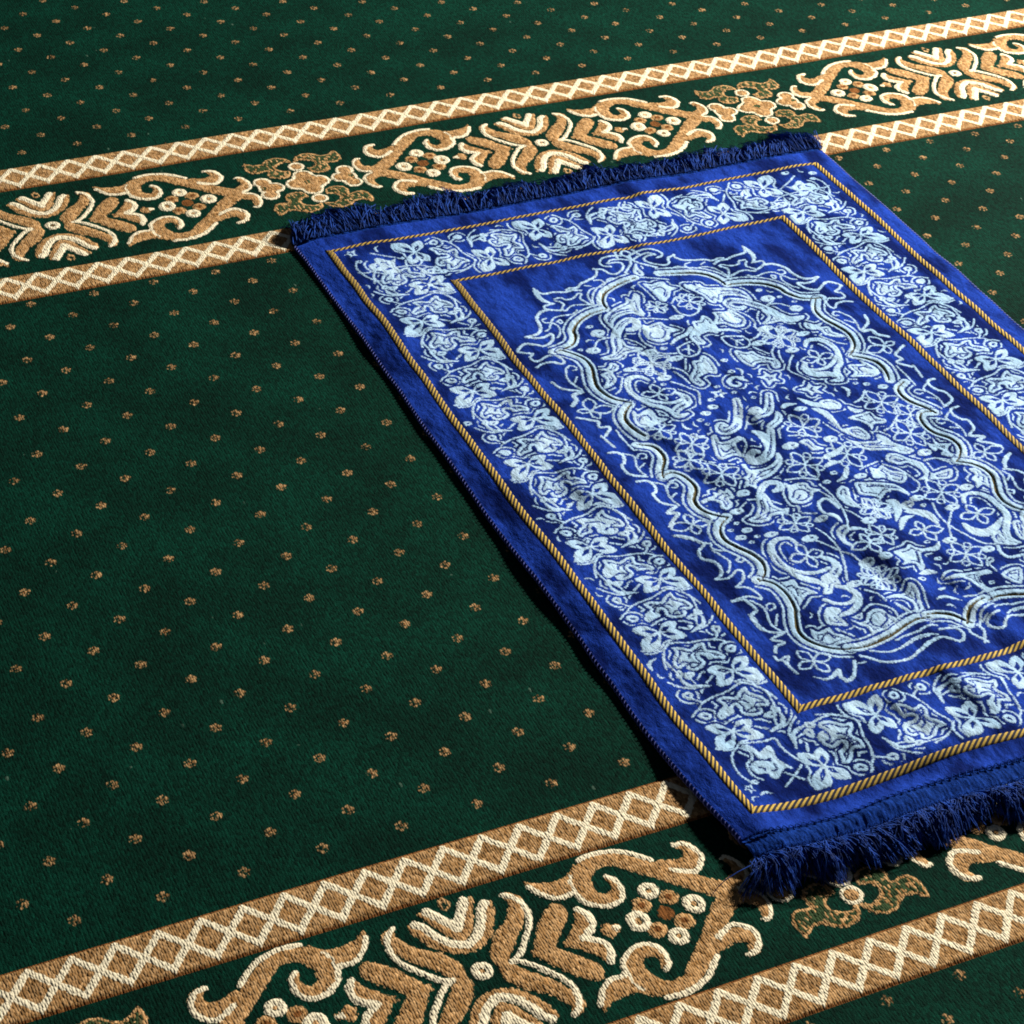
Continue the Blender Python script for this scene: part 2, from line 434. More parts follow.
int n 47 1751,-587 1775,-560 1802,-564 1803,-593 1775,-612 1757,-602 1780,-585
int s 48 1764,-517 1732,-567 1725,-616 1741,-628
int s 48 1842,-582 1855,-625 1854,-676
int s 52 1742,-635 1736,-658 1771,-685
int r 557 1692,-697
int r 636 1863,-461
int r 633 1959,-292
int s 48 1773,-504 1824,-513 1868,-534
int s 50 1888,-325 1939,-336 1981,-356
int b 278 149 1867,-368
int f 1902,-361 1937,-355 1942,-391 1962,-410 1922,-409 1915,-384
int b 231 141 2005,-374
int l 197 1927,-451 1968,-442 2009,-434
int l 157 1914,-487 1951,-477 1976,-486
int l 175 1945,-188 1971,-178 1999,-184
int b 226 123 1997,-214
int l 229 2024,-159 2048,-201 2082,-221 2105,-243
int f 2082,-198 2114,-198 2122,-230 2114,-252 2090,-245 2071,-224
int l 227 2033,-222 2057,-260 2061,-349
int s 48 1860,-556 1866,-610 1858,-678 1840,-734 1817,-775
int s 47 1859,-691 1873,-709 1886,-746
int b 243 150 1899,-759
int s 104 1850,-678 1842,-627 1812,-635 1792,-669 1790,-694
int l 178 1794,-702 1812,-718 1812,-752
int b 214 121 1769,-712
int b 229 110 1601,-717
int b 256 128 1687,-783
int s 46 1732,-744 1745,-792 1748,-848 1734,-897 1699,-967
int s 46 1700,-797 1723,-820 1744,-844
int s 45 1748,-854 1770,-874 1781,-909
int b 234 144 1793,-919
int v 1641,-787,11 1632,-757,15 1605,-747,19 1573,-764,21 1556,-800,23 1556,-842,25 1575,-873,16
int s 125 1574,-867 1603,-895 1640,-909 1679,-906
int v 1686,-860,15 1707,-881,23 1701,-914,27 1672,-936,29 1645,-947,23
int l 205 1563,-872 1588,-913 1619,-942 1632,-982
int f 1636,-931 1670,-926 1677,-971 1654,-973 1633,-997 1607,-992 1630,-964
int q 54 1645,-841 1592,-838 1697,-841 1638,-794 1649,-889
int f 1502,-889 1516,-904 1542,-908 1562,-908 1561,-938 1578,-956 1595,-986 1565,-980 1534,-1003 1515,-1013 1513,-983 1512,-931
int n 57 1520,-934 1541,-929 1546,-950 1540,-974
int f 1883,-610 1918,-589 1929,-608 1907,-645 1905,-690 1884,-678 1876,-649
int f 1961,-593 1990,-600 2013,-633 2053,-640 2039,-661 2011,-657 1990,-689 1990,-662 1961,-646 1954,-623
int r 521 1959,-717
int q 69 1842,-854 1782,-859 1881,-854 1837,-813 1841,-904
int r 508 1896,-830
int b 208 145 1850,-923
int r 556 1779,-986
int f 1777,-779 1805,-764 1823,-770 1816,-788 1795,-800 1787,-820 1794,-841 1781,-843 1772,-816
int l 120 1812,-786 1843,-785 1877,-799
int s 44 1722,-1022 1746,-1049 1752,-1085
int v 1657,-977,11 1682,-997,18 1692,-1028,20 1679,-1058,20 1646,-1081,19 1604,-1089,13
int s 122 1597,-1015 1621,-1043 1657,-1051 1684,-1034
int f 1564,-1068 1590,-1046 1618,-1069 1595,-1084 1598,-1107 1600,-1131 1569,-1119 1552,-1100
int f 2276,-1068 2250,-1046 2222,-1069 2245,-1084 2242,-1107 2240,-1131 2271,-1119 2288,-1100
int f 1499,-1107 1510,-1124 1526,-1124 1548,-1120 1550,-1144 1564,-1160 1580,-1189 1541,-1190 1507,-1194 1480,-1173 1487,-1142
int f 2341,-1107 2330,-1124 2314,-1124 2292,-1120 2290,-1144 2276,-1160 2260,-1189 2299,-1190 2333,-1194 2360,-1173 2353,-1142
int n 55 1500,-1159 1518,-1144 1535,-1141 1539,-1163
int n 55 2340,-1159 2322,-1144 2305,-1141 2301,-1163
int f 1618,-1112 1634,-1132 1656,-1129 1674,-1107 1706,-1101 1723,-1114 1725,-1138 1736,-1158 1730,-1174 1701,-1186 1669,-1185 1642,-1183 1642,-1157 1628,-1142
int n 47 1665,-1132 1664,-1155 1681,-1167 1713,-1150 1720,-1131
int s 43 1670,-1094 1704,-1080 1728,-1094 1749,-1124 1743,-1163
int f 1756,-1075 1791,-1066 1821,-1071 1846,-1046 1857,-1055 1855,-1084 1841,-1119 1829,-1155 1802,-1163 1805,-1146 1814,-1114 1799,-1086
int l 105 1769,-1100 1779,-1130 1790,-1154
int r 579 1793,-992
int b 225 117 1794,-919
int b 248 115 1709,-988
int f 1882,-913 1929,-905 1950,-893 1960,-911 1990,-934 1957,-941 1930,-1002 1909,-1007 1912,-977 1871,-975 1888,-962 1883,-930
int n 55 1949,-931 1930,-978
int l 179 1899,-1023 1930,-1021 1951,-1033
int s 89 1952,-1057 1975,-1042 2002,-1041 2019,-1052
int f 1950,-1064 1989,-1060 2012,-1062 2067,-1070 2094,-1075 2095,-1093 2055,-1090 2048,-1135 2066,-1166 2038,-1161 2024,-1120 2006,-1084
int n 54 2050,-1088 2044,-1116
int r 617 2081,-989
int b 212 129 2153,-992
int s 63 2105,-1059 2121,-1034 2138,-1029 2135,-1043 2115,-1053 2114,-1089
int f 2118,-1108 2159,-1093 2189,-1105 2148,-1162 2123,-1137
int n 49 2138,-1116 2162,-1119
int l 105 1885,-1129 1914,-1125 1935,-1139 1951,-1158
int s 44 1968,-1145 2007,-1157
int l 89 1918,-1093 1945,-1089
rig r 678 2259,-264
rig r 595 2312,-350
rig r 661 2259,-431
rig r 652 2186,-711
rig f 2080,-191 2114,-196 2130,-222 2119,-248 2087,-247 2062,-220
rig f 2042,-298 2061,-340 2094,-345 2121,-353 2132,-394 2115,-413 2087,-392 2063,-359
rig n 56 2085,-363 2109,-375
rig f 2049,-379 2069,-406 2113,-422 2141,-428 2154,-400 2176,-423 2184,-454 2221,-495 2215,-511 2187,-511 2154,-485 2110,-469 2077,-444 2058,-409
rig n 60 2106,-438 2132,-450 2173,-470
rig f 2115,-517 2137,-498 2167,-508 2185,-535 2211,-564 2211,-605 2215,-626 2276,-623 2250,-662 2199,-650 2155,-635 2185,-623 2188,-586 2169,-552 2146,-554 2122,-535
rig n 55 2141,-527 2162,-540
rig n 54 2207,-618 2186,-644
rig f 2047,-533 2065,-546 2090,-535 2102,-566 2134,-591 2128,-616 2099,-633 2073,-610 2059,-592 2030,-588 2033,-568
rig n 49 2073,-556 2077,-577 2067,-600
rig n 44 2091,-582 2113,-604
rig s 54 2097,-531 2131,-577 2142,-614 2146,-655 2121,-679 2100,-685
rig f 1961,-587 1989,-596 2036,-613 2075,-634 2087,-679 2079,-697 2064,-666 2035,-655 1994,-679 1986,-663 1947,-642 1950,-617
rig n 53 1985,-617 2026,-628 2066,-649
rig b 224 117 1996,-564
rig b 249 115 2098,-714
rig s 49 2011,-534 2051,-521 2089,-513
rig s 51 2188,-394 2220,-384 2253,-355
rig s 52 2176,-237 2212,-224 2247,-191
rig f 2111,-303 2156,-297 2194,-295 2201,-327 2221,-349 2206,-362 2175,-354 2153,-375 2152,-353 2137,-327
rig n 46 2190,-302 2188,-344
rig f 2143,-248 2160,-270 2182,-281 2155,-291 2139,-274
rig r 694 2012,-454
rig l 178 1936,-448 1987,-437 2027,-416
rig l 147 1984,-503 1949,-550 1915,-561
rig f 1887,-606 1919,-585 1926,-607 1907,-652 1890,-653
rig l 172 1896,-619 1899,-642 1903,-670 1913,-702
rig b 241 151 2005,-375
rig f 2280,-484 2298,-502 2313,-472 2313,-501 2346,-520 2308,-528 2301,-518 2281,-532
rig b 240 150 2247,-525
rig s 60 2222,-561 2259,-560 2297,-585
rig r 544 1949,-714
rig l 239 2009,-689 2027,-709 2009,-747 1977,-786
rig l 171 2031,-730 2063,-761 2091,-784 2098,-827
rig b 219 124 2055,-726
rig f 2364,-516 2334,-526 2318,-554 2342,-576 2311,-573 2289,-552 2305,-536 2286,-508 2316,-505 2342,-514
rig s 50 2227,-556 2264,-562 2282,-582 2293,-599
rig b 219 129 2308,-598
rig b 243 136 2268,-718
rig b 248 124 2174,-786
rig s 48 2166,-796 2114,-852 2083,-909
rig b 231 120 2074,-916
rig s 53 2129,-749 2115,-796 2113,-852 2131,-909 2156,-961 2187,-980
rig f 2325,-645 2348,-645 2352,-661 2355,-689 2388,-701 2350,-709 2333,-749 2321,-724 2296,-735 2307,-705 2303,-690 2329,-673
rig s 79 2355,-649 2365,-674 2399,-678
rig v 2220,-779,12 2240,-749,14 2275,-752,16 2299,-782,18 2303,-827,20 2296,-882,22 2253,-936,20 2238,-973,21 2255,-999,10
rig l 301 2155,-864 2162,-902 2190,-926 2232,-915 2275,-884
rig f 2201,-941 2233,-933 2226,-975 2248,-1003 2218,-998 2190,-975
rig q 62 2222,-842 2165,-840 2277,-843 2218,-794 2218,-892
rig q 61 2029,-850 1982,-850 2086,-861 2032,-808 2038,-900
rig l 237 2031,-752 2066,-771 2084,-803 2086,-845
rig l 167 1965,-828 2004,-786 2043,-779
rig l 156 1972,-926 2015,-933 2041,-909
rig s 115 2188,-992 2178,-1024 2191,-1048 2233,-1051
rig f 2292,-912 2318,-914 2317,-940 2281,-991 2267,-973
til v 646,0,44 666,24,42 689,40,36 696,65,32 686,95,22
til C 96 670,4 700,20 710,51 705,81 688,104 674,102
til M 868,69 848,52 819,53 795,69 792,95 796,114 760,107 736,121 729,152 737,189 754,178 772,167 797,169 819,188 845,197 874,191 895,173 902,143 878,156 852,147 835,130 840,108 859,96 872,95
til P 360 906,47
til P 360 864,0
til P 270 906,115
til P 310 753,43
til P 310 786,0
""")

# ------------------------------------------------------------------ materials
def new_mat(name):
    m = bpy.data.materials.new(name); m.use_nodes = True
    nt = m.node_tree; nt.nodes.clear()
    return m, nt
class N:
    def __init__(s, nt): s.nt = nt
    def node(s, t, **k):
        n = s.nt.nodes.new(t)
        for a, b in k.items():
            if a == 'ins':
                for i, v in b.items():
                    if hasattr(v, 'node'): s.nt.links.new(v, n.inputs[i])
                    else: n.inputs[i].default_value = v
            else: setattr(n, a, b)
        return n
    def math(s, op, a, b=0.0, c=0.0):
        n = s.node('ShaderNodeMath', operation=op, ins={0: a, 1: b, 2: c}); return n.outputs[0]
    def mr(s, v, a, b, c=0.0, d=1.0, smooth=True):
        n = s.node('ShaderNodeMapRange', ins={0: v, 1: a, 2: b, 3: c, 4: d})
        if smooth: n.interpolation_type = 'SMOOTHSTEP'
        return n.outputs[0]
    def attr(s, a): return s.node('ShaderNodeAttribute', attribute_name=a)
    def mix(s, f, a, b):
        n = s.node('ShaderNodeMix', data_type='RGBA', ins={0: f, 6: a, 7: b}); return n.outputs[2]
    def scalecol(s, c, f):
        n = s.node('ShaderNodeVectorMath', operation='SCALE', ins={0: c, 3: f}); return n.outputs[0]
    def coords(s, sx, sy, sz):
        tc = s.node('ShaderNodeTexCoord')
        n = s.node('ShaderNodeVectorMath', operation='MULTIPLY', ins={0: tc.outputs['Object'], 1: (sx / U, sy / U, sz / U)}); return n.outputs[0]
    def noise(s, v, scale=1.0, detail=2.0, rough=.5):
        return s.node('ShaderNodeTexNoise', ins={'Vector': v, 'Scale': scale, 'Detail': detail, 'Roughness': rough}).outputs['Fac']
    def voro(s, v, rnd=.85):
        return s.node('ShaderNodeTexVoronoi', ins={'Vector': v, 'Scale': 1.0, 'Randomness': rnd})
    def out(s, b): s.node('ShaderNodeOutputMaterial', ins={0: b})

def carpet_material():
    m, nt = new_mat('woven_carpet_pile'); g = N(nt)
    pat = g.node('ShaderNodeSeparateXYZ', ins={0: g.attr('pattern').outputs['Vector']})
    tan, cream, brown = pat.outputs; mixed = g.attr('mixed').outputs['Fac']
    # one voronoi cell = one tuft of yarn; rows run across the carpet
    tv = g.voro(g.coords(16.0, 8.2, 0.001), .62); cell = g.node('ShaderNodeSeparateColor', ins={0: tv.outputs['Color']})
    jit = g.math('MULTIPLY', g.math('SUBTRACT', cell.outputs[0], .5), g.math('MULTIPLY_ADD', g.attr('tone').outputs['Fac'], .09, -.028))
    mask = lambda v, e=.012: g.mr(g.math('ADD', v, jit), -e, e)
    mt, mb, mm = mask(tan), mask(brown), mask(mixed)
    mc = g.mr(g.math('ADD', cream, g.math('MULTIPLY', jit, .72)), -.012, .012)
    tone = g.attr('tone').outputs['Fac']
    mm = g.math('MULTIPLY', mm, g.mr(cell.outputs[1], .18, .28))
    var = g.mr(cell.outputs[2], 0, 1, .62, 1.38, False)
    big = g.mr(g.noise(g.coords(.35, .35, .35), 1, 3), .3, .7, .74, 1.26)
    gfib = g.mr(g.noise(g.coords(24, 7, 1), 1, 2), .3, .7, .72, 1.3)
    green = g.scalecol((.0006, .0220, .0128), g.math('MULTIPLY', g.math('MULTIPLY', big, gfib), var))
    tanc = g.scalecol(g.mix(cell.outputs[0], (.27, .138, .046, 1), (.54, .325, .148, 1)), g.math('MULTIPLY', var, tone))
    creamc = g.scalecol((.78, .69, .485), g.mr(cell.outputs[2], 0, 1, .85, 1.1, False))
    brownc = g.scalecol((.17, .065, .018), var)
    lint = g.mr(cell.outputs[1], .9997, .9999)             # stray pale fibres caught in the pile
    c = g.mix(mt, g.mix(lint, green, (.045, .085, .060, 1)), tanc)
    c = g.mix(mm, c, g.scalecol((.030, .055, .022), var))
    c = g.mix(mb, c, brownc); c = g.mix(mc, c, creamc)
    yarn = g.math('MAXIMUM', mt, mc)
    h1 = g.math('MULTIPLY', g.math('SUBTRACT', .75, tv.outputs['Distance']), g.mr(yarn, 0, 1, .30, .78))
    rib = g.node('ShaderNodeTexWave', wave_type='BANDS', bands_direction='X', ins={0: g.coords(1, .05, 1), 'Scale': 3.6, 'Distortion': 1.2, 'Detail': 1.0, 'Detail Scale': 1.5})
    h2 = g.math('MULTIPLY', rib.outputs['Fac'], g.mr(yarn, 0, 1, .09, .0))
    h3 = g.math('MULTIPLY', g.noise(g.coords(38, 30, 10), 1, 2), g.mr(yarn, 0, 1, .5, .18))
    h = g.math('ADD', g.math('ADD', h1, h2), h3)
    bump = g.node('ShaderNodeBump', ins={'Strength': .85, 'Distance': .0017, 'Height': h})
    b = g.node('ShaderNodeBsdfPrincipled', ins={'Base Color': c, 'Roughness': .92, 'Specular IOR Level': .04, 'Normal': bump.outputs[0]})
    g.out(b.outputs[0]); return m

def rug_material(kind):
    m, nt = new_mat('blue_velvet_' + kind); g = N(nt)
    fine = g.voro(g.coords(26, 26, .001)); cell = g.node('ShaderNodeSeparateColor', ins={0: fine.outputs['Color']})
    brush_sheen = g.noise(g.coords(.85, .42, .3), 1, 4, .58)            # velvet sheen of pile brushed either way, painted into blue and pale tones
    fib = g.noise(g.coords(30, 7, 4), 1, 3, .6)
    blue = g.mix(g.mr(brush_sheen, .38, .60), (.0014, .0070, .072, 1), (.0105, .0410, .300, 1))
    blue = g.scalecol(blue, g.math('MULTIPLY', g.mr(cell.outputs[1], 0, 1, .82, 1.18, False), g.mr(fib, .25, .75, .75, 1.25)))
    if kind == 'ornament':
        pat = g.node('ShaderNodeSeparateXYZ', ins={0: g.attr('pattern').outputs['Vector']})
        jit = g.math('MULTIPLY', g.math('SUBTRACT', cell.outputs[0], .5), .040)
        mk = lambda v: g.mr(g.math('ADD', v, jit), -.018, .018)
        mp, mg = mk(pat.outputs[0]), mk(pat.outputs[1])
        pale = g.scalecol(g.mix(g.mr(brush_sheen, .35, .65), (.30, .47, .63, 1), (.48, .65, .79, 1)), g.mr(cell.outputs[2], 0, 1, .86, 1.1, False))
        c = g.mix(mp, blue, pale); c = g.mix(mg, c, g.scalecol((.085, .070, .028), g.mr(cell.outputs[2], 0, 1, .4, 1.7, False)))
    else: c = blue
    if kind == 'heading':
        c = g.scalecol((.005, .028, .17), g.math('MULTIPLY', g.mr(cell.outputs[1], 0, 1, .65, 1.3, False), g.mr(fib, .25, .75, .6, 1.4)))
    h = g.math('ADD', g.math('MULTIPLY', g.noise(g.coords(34, 20, 8), 1, 3, .6), .7), g.math('MULTIPLY', g.noise(g.coords(3.2, 1.8, 2), 1, 3), 4.0))
    bump = g.node('ShaderNodeBump', ins={'Strength': .6, 'Distance': .0013, 'Height': h})
    b = g.node('ShaderNodeBsdfPrincipled', ins={'Base Color': c, 'Roughness': .9, 'Specular IOR Level': .02, 'Sheen Weight': .12,
               'Sheen Roughness': .4, 'Sheen Tint': (.05, .2, 1, 1), 'Normal': bump.outputs[0]})
    g.out(b.outputs[0]); return m

def cord_material():
    m, nt = new_mat('gold_and_black_cord'); g = N(nt)
    st = g.attr('stripe').outputs['Fac']; tv = g.noise(g.coords(40, 40, 40), 1, 2)
    f = g.mr(g.math('ADD', st, g.math('MULTIPLY', g.math('SUBTRACT', tv, .5), .5)), -.05, .35)
    c = g.mix(f, (.012, .012, .030, 1), g.scalecol((.58, .385, .065), g.mr(tv, .3, .7, .7, 1.25)))
    b = g.node('ShaderNodeBsdfPrincipled', ins={'Base Color': c, 'Roughness': .7, 'Specular IOR Level': .1})
    g.out(b.outputs[0]); return m

def yarn_material(name, col, rough=.6, var=.5):
    m, nt = new_mat(name); g = N(nt)
    v = g.noise(g.coords(9, 3, 6), 1, 2); c = g.scalecol(col, g.mr(v, .25, .75, 1 - var, 1 + var))
    b = g.node('ShaderNodeBsdfPrincipled', ins={'Base Color': c, 'Roughness': rough, 'Specular IOR Level': .12})
    g.out(b.outputs[0]); return m

M_CARPET = carpet_material()
M_ORN = rug_material('ornament'); M_PLAIN = rug_material('plain'); M_HEAD = rug_material('heading')
M_CORD = cord_material()
M_FRINGE = yarn_material('navy_fringe_yarn', (.006, .038, .215), .8, .7)
M_STITCH = yarn_material('lilac_overlock_thread', (.12, .14, .46), .6, .4)
M_BACK = yarn_material('dark_rug_backing', (.02, .03, .10), .9, .2)

# ------------------------------------------------------------------ the carpet
CX, PER, HB = 1.93, 18.13, 2.69                       # scroll repeat: phase, period, half height of the scroll field
tile = {k: Field(-.3, 9.4, -.4, HB, .02) for k in ('tan', 'cream', 'brown', 'mixed')}
def petal(c, r):
    tile['cream'].disc(c, r * 1.05); ring.append((c, r * .30))
ring = []; flower = Field(-.3, 9.4, -.4, HB, .02)
for c, n, P, W in DATA['til']:
    for sx in ((1, -1) if min(p[0] for p in P) < .35 else (1,)):
        for sy in ((1, -1) if min(p[1] for p in P) < .45 else (1,)):
            Q = [(p[0] * sx, p[1] * sy) for p in P]
            if c == 'v': p, w = spline(Q, W); tile['tan'].stroke(p, w * .95)
            elif c == 'f': tile['tan'].fill(spline(Q, closed=True, n=3))
            elif c == 'C': p = spline(Q); tile['cream'].stroke(p, np.full(len(p), n[0] * 1.18))
            elif c == 'b': p = spline(Q); tile['tan'].stroke(p, np.full(len(p), n[0] * .9))
            elif c == 'B': tile['brown'].disc(Q[0], n[0])
            elif c == 'R': petal(Q[0], n[0])
            elif c == 'O': tile['tan'].disc(Q[0], n[0]); tile['brown'].disc(Q[0], n[0] * .4)
            elif c == 'P': flower.disc(Q[0], n[0] * 1.06)
            elif c == 'M':
                p = spline(Q, closed=True, n=3); tile['tan'].fill(p); tile['mixed'].fill(p)
tile['mixed'].a = np.minimum(tile['mixed'].a - .072, .3)
for c, r in ring:                                     # tan hearts inside the cream petals
    tile['tan'].disc(c, r)
    f = Field(-.3, 9.4, -.4, HB, .02); f.disc(c, r)
    tile['cream'].a = np.minimum(tile['cream'].a, np.where(f.a > f.LO + .01, -f.a, 1))
for c_, r_ in (((9.065, 0), .60), ((9.065 - 1.42, 0), .40)): flower.disc(c_, r_)
fl = flower.a
tile['cream'].a = np.maximum(tile['cream'].a, np.where(fl > -.14, np.minimum(fl, .095 - fl), -.15))
tile['tan'].a = np.maximum(tile['tan'].a, np.where(fl > -.14, np.minimum(fl - .09, .2), -.15))
tile['mixed'].disc((9.065, 0), .13); tile['mixed'].disc((9.065 - 1.62, 0), .10)

carpet = empty('carpet', (0, 0, 0))
tag(carpet, 'dark green carpet with tan dots and cream and tan scroll bands under the rug', 'carpet')
X0, X1 = -16.0, 54.0
def carpet_base(x, y):
    return .03 * vnoise(x * .22 + 7, y * .22 + 3, 5)
def carpet_attrs(tan, cream, brown, mixed, tone=1.0):
    return {'tone': np.full(tan.size, tone), 'pattern': np.stack([tan.ravel(), cream.ravel(), brown.ravel()], -1), 'mixed': mixed.ravel()}

LOBES = [(.02, .00, .055), (.105, .02, .070), (.03, .115, .060), (-.085, .085, .045), (-.115, -.035, .045), (-.03, -.115, .055), (.085, -.09, .045)]
def pile_field(y0, y1, ox, oy, res):
    X, Y, F = grid(X0, X1, y0, y1, res)
    u = X - ox; v = Y / .968 - oy
    best = np.full(X.shape, -.15, np.float32)
    k = np.round((u + v) / 2); l = np.round((u - v) / 2)      # nearest node of the staggered dot lattice
    wob = .05 * vnoise(k * 3.1, l * 2.7, 11)
    dx = X - (k + l) - ox - wob; dy = Y - (k - l + oy) * .968 + wob
    for a, b, r in LOBES: best = np.maximum(best, r * .80 - np.hypot(dx - a * 1.02, dy - b * 1.02))
    yn = (k - l + oy) * .968
    best = np.where((yn < y0 + .25) | (yn > y1 - .25), -.15, best)
    none = np.full(X.shape, -.15, np.float32)
    Z = carpet_base(X, Y) + .02 * sstep(-.02, .06, best)
    br = .028 - np.hypot(dx + .02, dy)
    build('pile_field', np.stack([X, Y, Z], -1).reshape(-1, 3), F, M_CARPET, carpet, carpet_attrs(best, none, np.maximum(br, -.15), none, .66))

BANDS = [(-18.34, -22.22, -20.71, -15.97, -14.45), (16.11, 11.95, 13.42, 18.80, 20.27)]
def scroll_band(yc, a0, a1, b0, b1, res):
    X, Y, F = grid(X0, X1, a1, b0, res)
    x = np.abs((X - CX + PER / 2) % PER - PER / 2); y = np.abs(Y - (a1 + b0) / 2)
    s = {k: tile[k].sample(x, y) for k in tile}
    body = np.maximum(s['tan'], s['cream'])
    relief = .026 * np.sqrt(np.clip((body + .015) / .15, 0, 1)) + .008 * sstep(.0, .05, s['cream'])
    Z = carpet_base(X, Y) + relief
    band = build('scroll_band', np.stack([X, Y, Z], -1).reshape(-1, 3), F, M_CARPET, carpet, carpet_attrs(s['tan'], s['cream'], s['brown'], s['mixed']))
    for y0, y1 in ((a0, a1), (b0, b1)):
        X, Y, F = grid(X0, X1, y0, y1, res); yc2 = (y0 + y1) / 2; h = (y1 - y0) / 2
        ph = (X - .59) * 1.0
        tri = np.abs((ph + .5) % 1.0 - .5)            # 0 at a diamond's centre, .5 between diamonds
        d = np.abs(np.abs(Y - yc2) - .56 * (1 - 2 * tri)) * .66
        cream = np.clip(.091 - d, -.15, .1)
        edge = np.minimum(Y - y0, y1 - Y)
        tan = np.clip(edge + .02, -.1, .3)
        Z = carpet_base(X, Y) + .06 * sstep(0, .12, edge) + .010 * sstep(0, .05, edge) * sstep(-.02, .05, cream)
        build('lattice_stripe', np.stack([X, Y, Z], -1).reshape(-1, 3), F, M_CARPET, band,
              carpet_attrs(tan, cream, .06 - edge, np.full(X.shape, -.15), .86))

pile_field(-34.0, -22.22, 0.0, -23.25, .055)
pile_field(-14.45, 11.95, 0.0, 0.0, .05)
pile_field(20.27, 46.0, 22.265, 23.956, .055)
scroll_band(*BANDS[0], .036)
scroll_band(*BANDS[1], .045)

# ------------------------------------------------------------------ the prayer rug
RX0, RX1, RY0, RY1 = 8.97, 29.44, -17.35, 11.99       # woven rug body without headings and fringes
OX0, OX1, OY0, OY1 = 9.83, 28.59, -16.62, 11.16      # outer cord
IX0, IX1, IY0, IY1 = 12.96, 25.44, -13.72, 8.12       # inner cord
AX = 19.20
rug = empty('prayer_rug', (AX * U, -2.4 * U, 0))
tag(rug, 'royal blue velvet prayer rug with pale blue floral medallion, gold cord lines and navy fringes', 'prayer rug')

WR = [  # soft rumples of the cloth: x, y, height, half length, half width, direction
    (14.83, -2.05, -0.074, 0.99, 0.36, 2.22),
    (15.28, -1.87, 0.074, 0.99, 0.36, 2.22),
    (15.28, -4.00, -0.074, 0.71, 0.36, 1.96),
    (15.73, -3.83, 0.074, 0.71, 0.36, 1.96),
    (18.12, -2.15, -0.081, 0.76, 0.36, 1.55),
    (18.56, -1.97, 0.081, 0.76, 0.36, 1.55),
    (17.21, -3.71, -0.074, 0.57, 0.36, 1.87),
    (17.65, -3.54, 0.074, 0.57, 0.36, 1.87),
    (11.52, -3.03, -0.059, 1.10, 0.36, 1.54),
    (11.96, -2.85, 0.059, 1.10, 0.36, 1.54),
    (11.54, -3.95, -0.044, 0.68, 0.36, 2.09),
    (11.99, -3.77, 0.044, 0.68, 0.36, 2.09),
    (17.60, -7.58, -0.067, 1.09, 0.36, 1.89),
    (18.05, -7.40, 0.067, 1.09, 0.36, 1.89),
    (17.85, -9.21, -0.081, 1.01, 0.36, 2.31),
    (18.29, -9.03, 0.081, 1.01, 0.36, 2.31),
    (18.06, -10.32, -0.089, 0.82, 0.36, 1.85),
    (18.51, -10.14, 0.089, 0.82, 0.36, 1.85),
    (19.50, -11.00, -0.089, 0.58, 0.36, 2.11),
    (19.94, -10.82, 0.089, 0.58, 0.36, 2.11),
    (19.47, -12.49, -0.089, 0.70, 0.36, 2.00),
    (19.92, -12.31, 0.089, 0.70, 0.36, 2.00),
    (20.34, -7.20, -0.074, 0.59, 0.36, 2.29),
    (20.78, -7.02, 0.074, 0.59, 0.36, 2.29),
    (15.24, -14.98, -0.081, 1.03, 0.36, 2.11),
    (15.68, -14.80, 0.081, 1.03, 0.36, 2.11),
    (17.02, -14.65, -0.089, 1.04, 0.36, 1.70),
    (17.46, -14.47, 0.089, 1.04, 0.36, 1.70),
    (13.18, -15.36, -0.059, 0.56, 0.36, 2.28),
    (13.62, -15.19, 0.059, 0.56, 0.36, 2.28),
    (19.51, -2.65, -0.059, 0.55, 0.36, 2.14),
    (19.96, -2.48, 0.059, 0.55, 0.36, 2.14),
    (20.99, 11.19, -0.059, 0.79, 0.36, 1.95),
    (21.43, 11.36, 0.059, 0.79, 0.36, 1.95),
    (20.86, -5.05, -0.044, 0.73, 0.36, 1.68),
    (21.30, -4.87, 0.044, 0.73, 0.36, 1.68),
    (19.45, -13.45, -0.067, 0.72, 0.36, 2.23),
    (19.90, -13.28, 0.067, 0.72, 0.36, 2.23),
    (19.52, 7.80, -0.030, 0.93, 0.36, 1.63),
    (19.96, 7.97, 0.030, 0.93, 0.36, 1.63),
    (10.59, 5.76, -0.030, 0.99, 0.36, 1.90),
    (11.03, 5.93, 0.030, 0.99, 0.36, 1.90),
    (11.49, 1.35, -0.030, 0.73, 0.36, 1.71),
    (11.94, 1.53, 0.030, 0.73, 0.36, 1.71),
    (16.17, -16.35, 0.220, 2.50, 0.50, 0.05),
    (13.13, -16.88, -0.170, 2.40, 0.35, 0.05),
    (12.94, -17.62, 0.160, 2.50, 0.30, 0.05),
    (18.14, -15.31, 0.140, 1.50, 0.70, 0.05),
    (16.55, -7.84, 0.140, 1.60, 0.60, 0.30),
]
def rug_z(x, y):
    z = .27 + .06 * vnoise(x * .33 + 1, y * .33 + 9, 21) + .030 * vnoise(x * .9, y * .7, 22)
    for cx, cy, h, a, b, th in WR:
        c, s = math.cos(th), math.sin(th); u = (x - cx) * c + (y - cy) * s; v = -(x - cx) * s + (y - cy) * c
        z = z + h * np.exp(-(u / a) ** 2 - (v / b) ** 2)
    z = z + .03 * np.exp(-((x - RX0 - .7) / 1.0) ** 2)
    z = z + .16 * np.exp(-((x - RX0) / 1.3) ** 2 - ((y - RY0 - .6) / 2.6) ** 2)      # the near left corner lifts off the floor
    e = np.minimum(RX1 - x, np.minimum(y - RY0 + .8, RY1 + .7 - y))
    z = z - .07 * (1 - sstep(0, .22, np.maximum(e, 0))) - .17 * (1 - sstep(-.1, .85, x - RX0))
    return .105 + np.log1p(np.exp((z - .105) * 30)) / 30

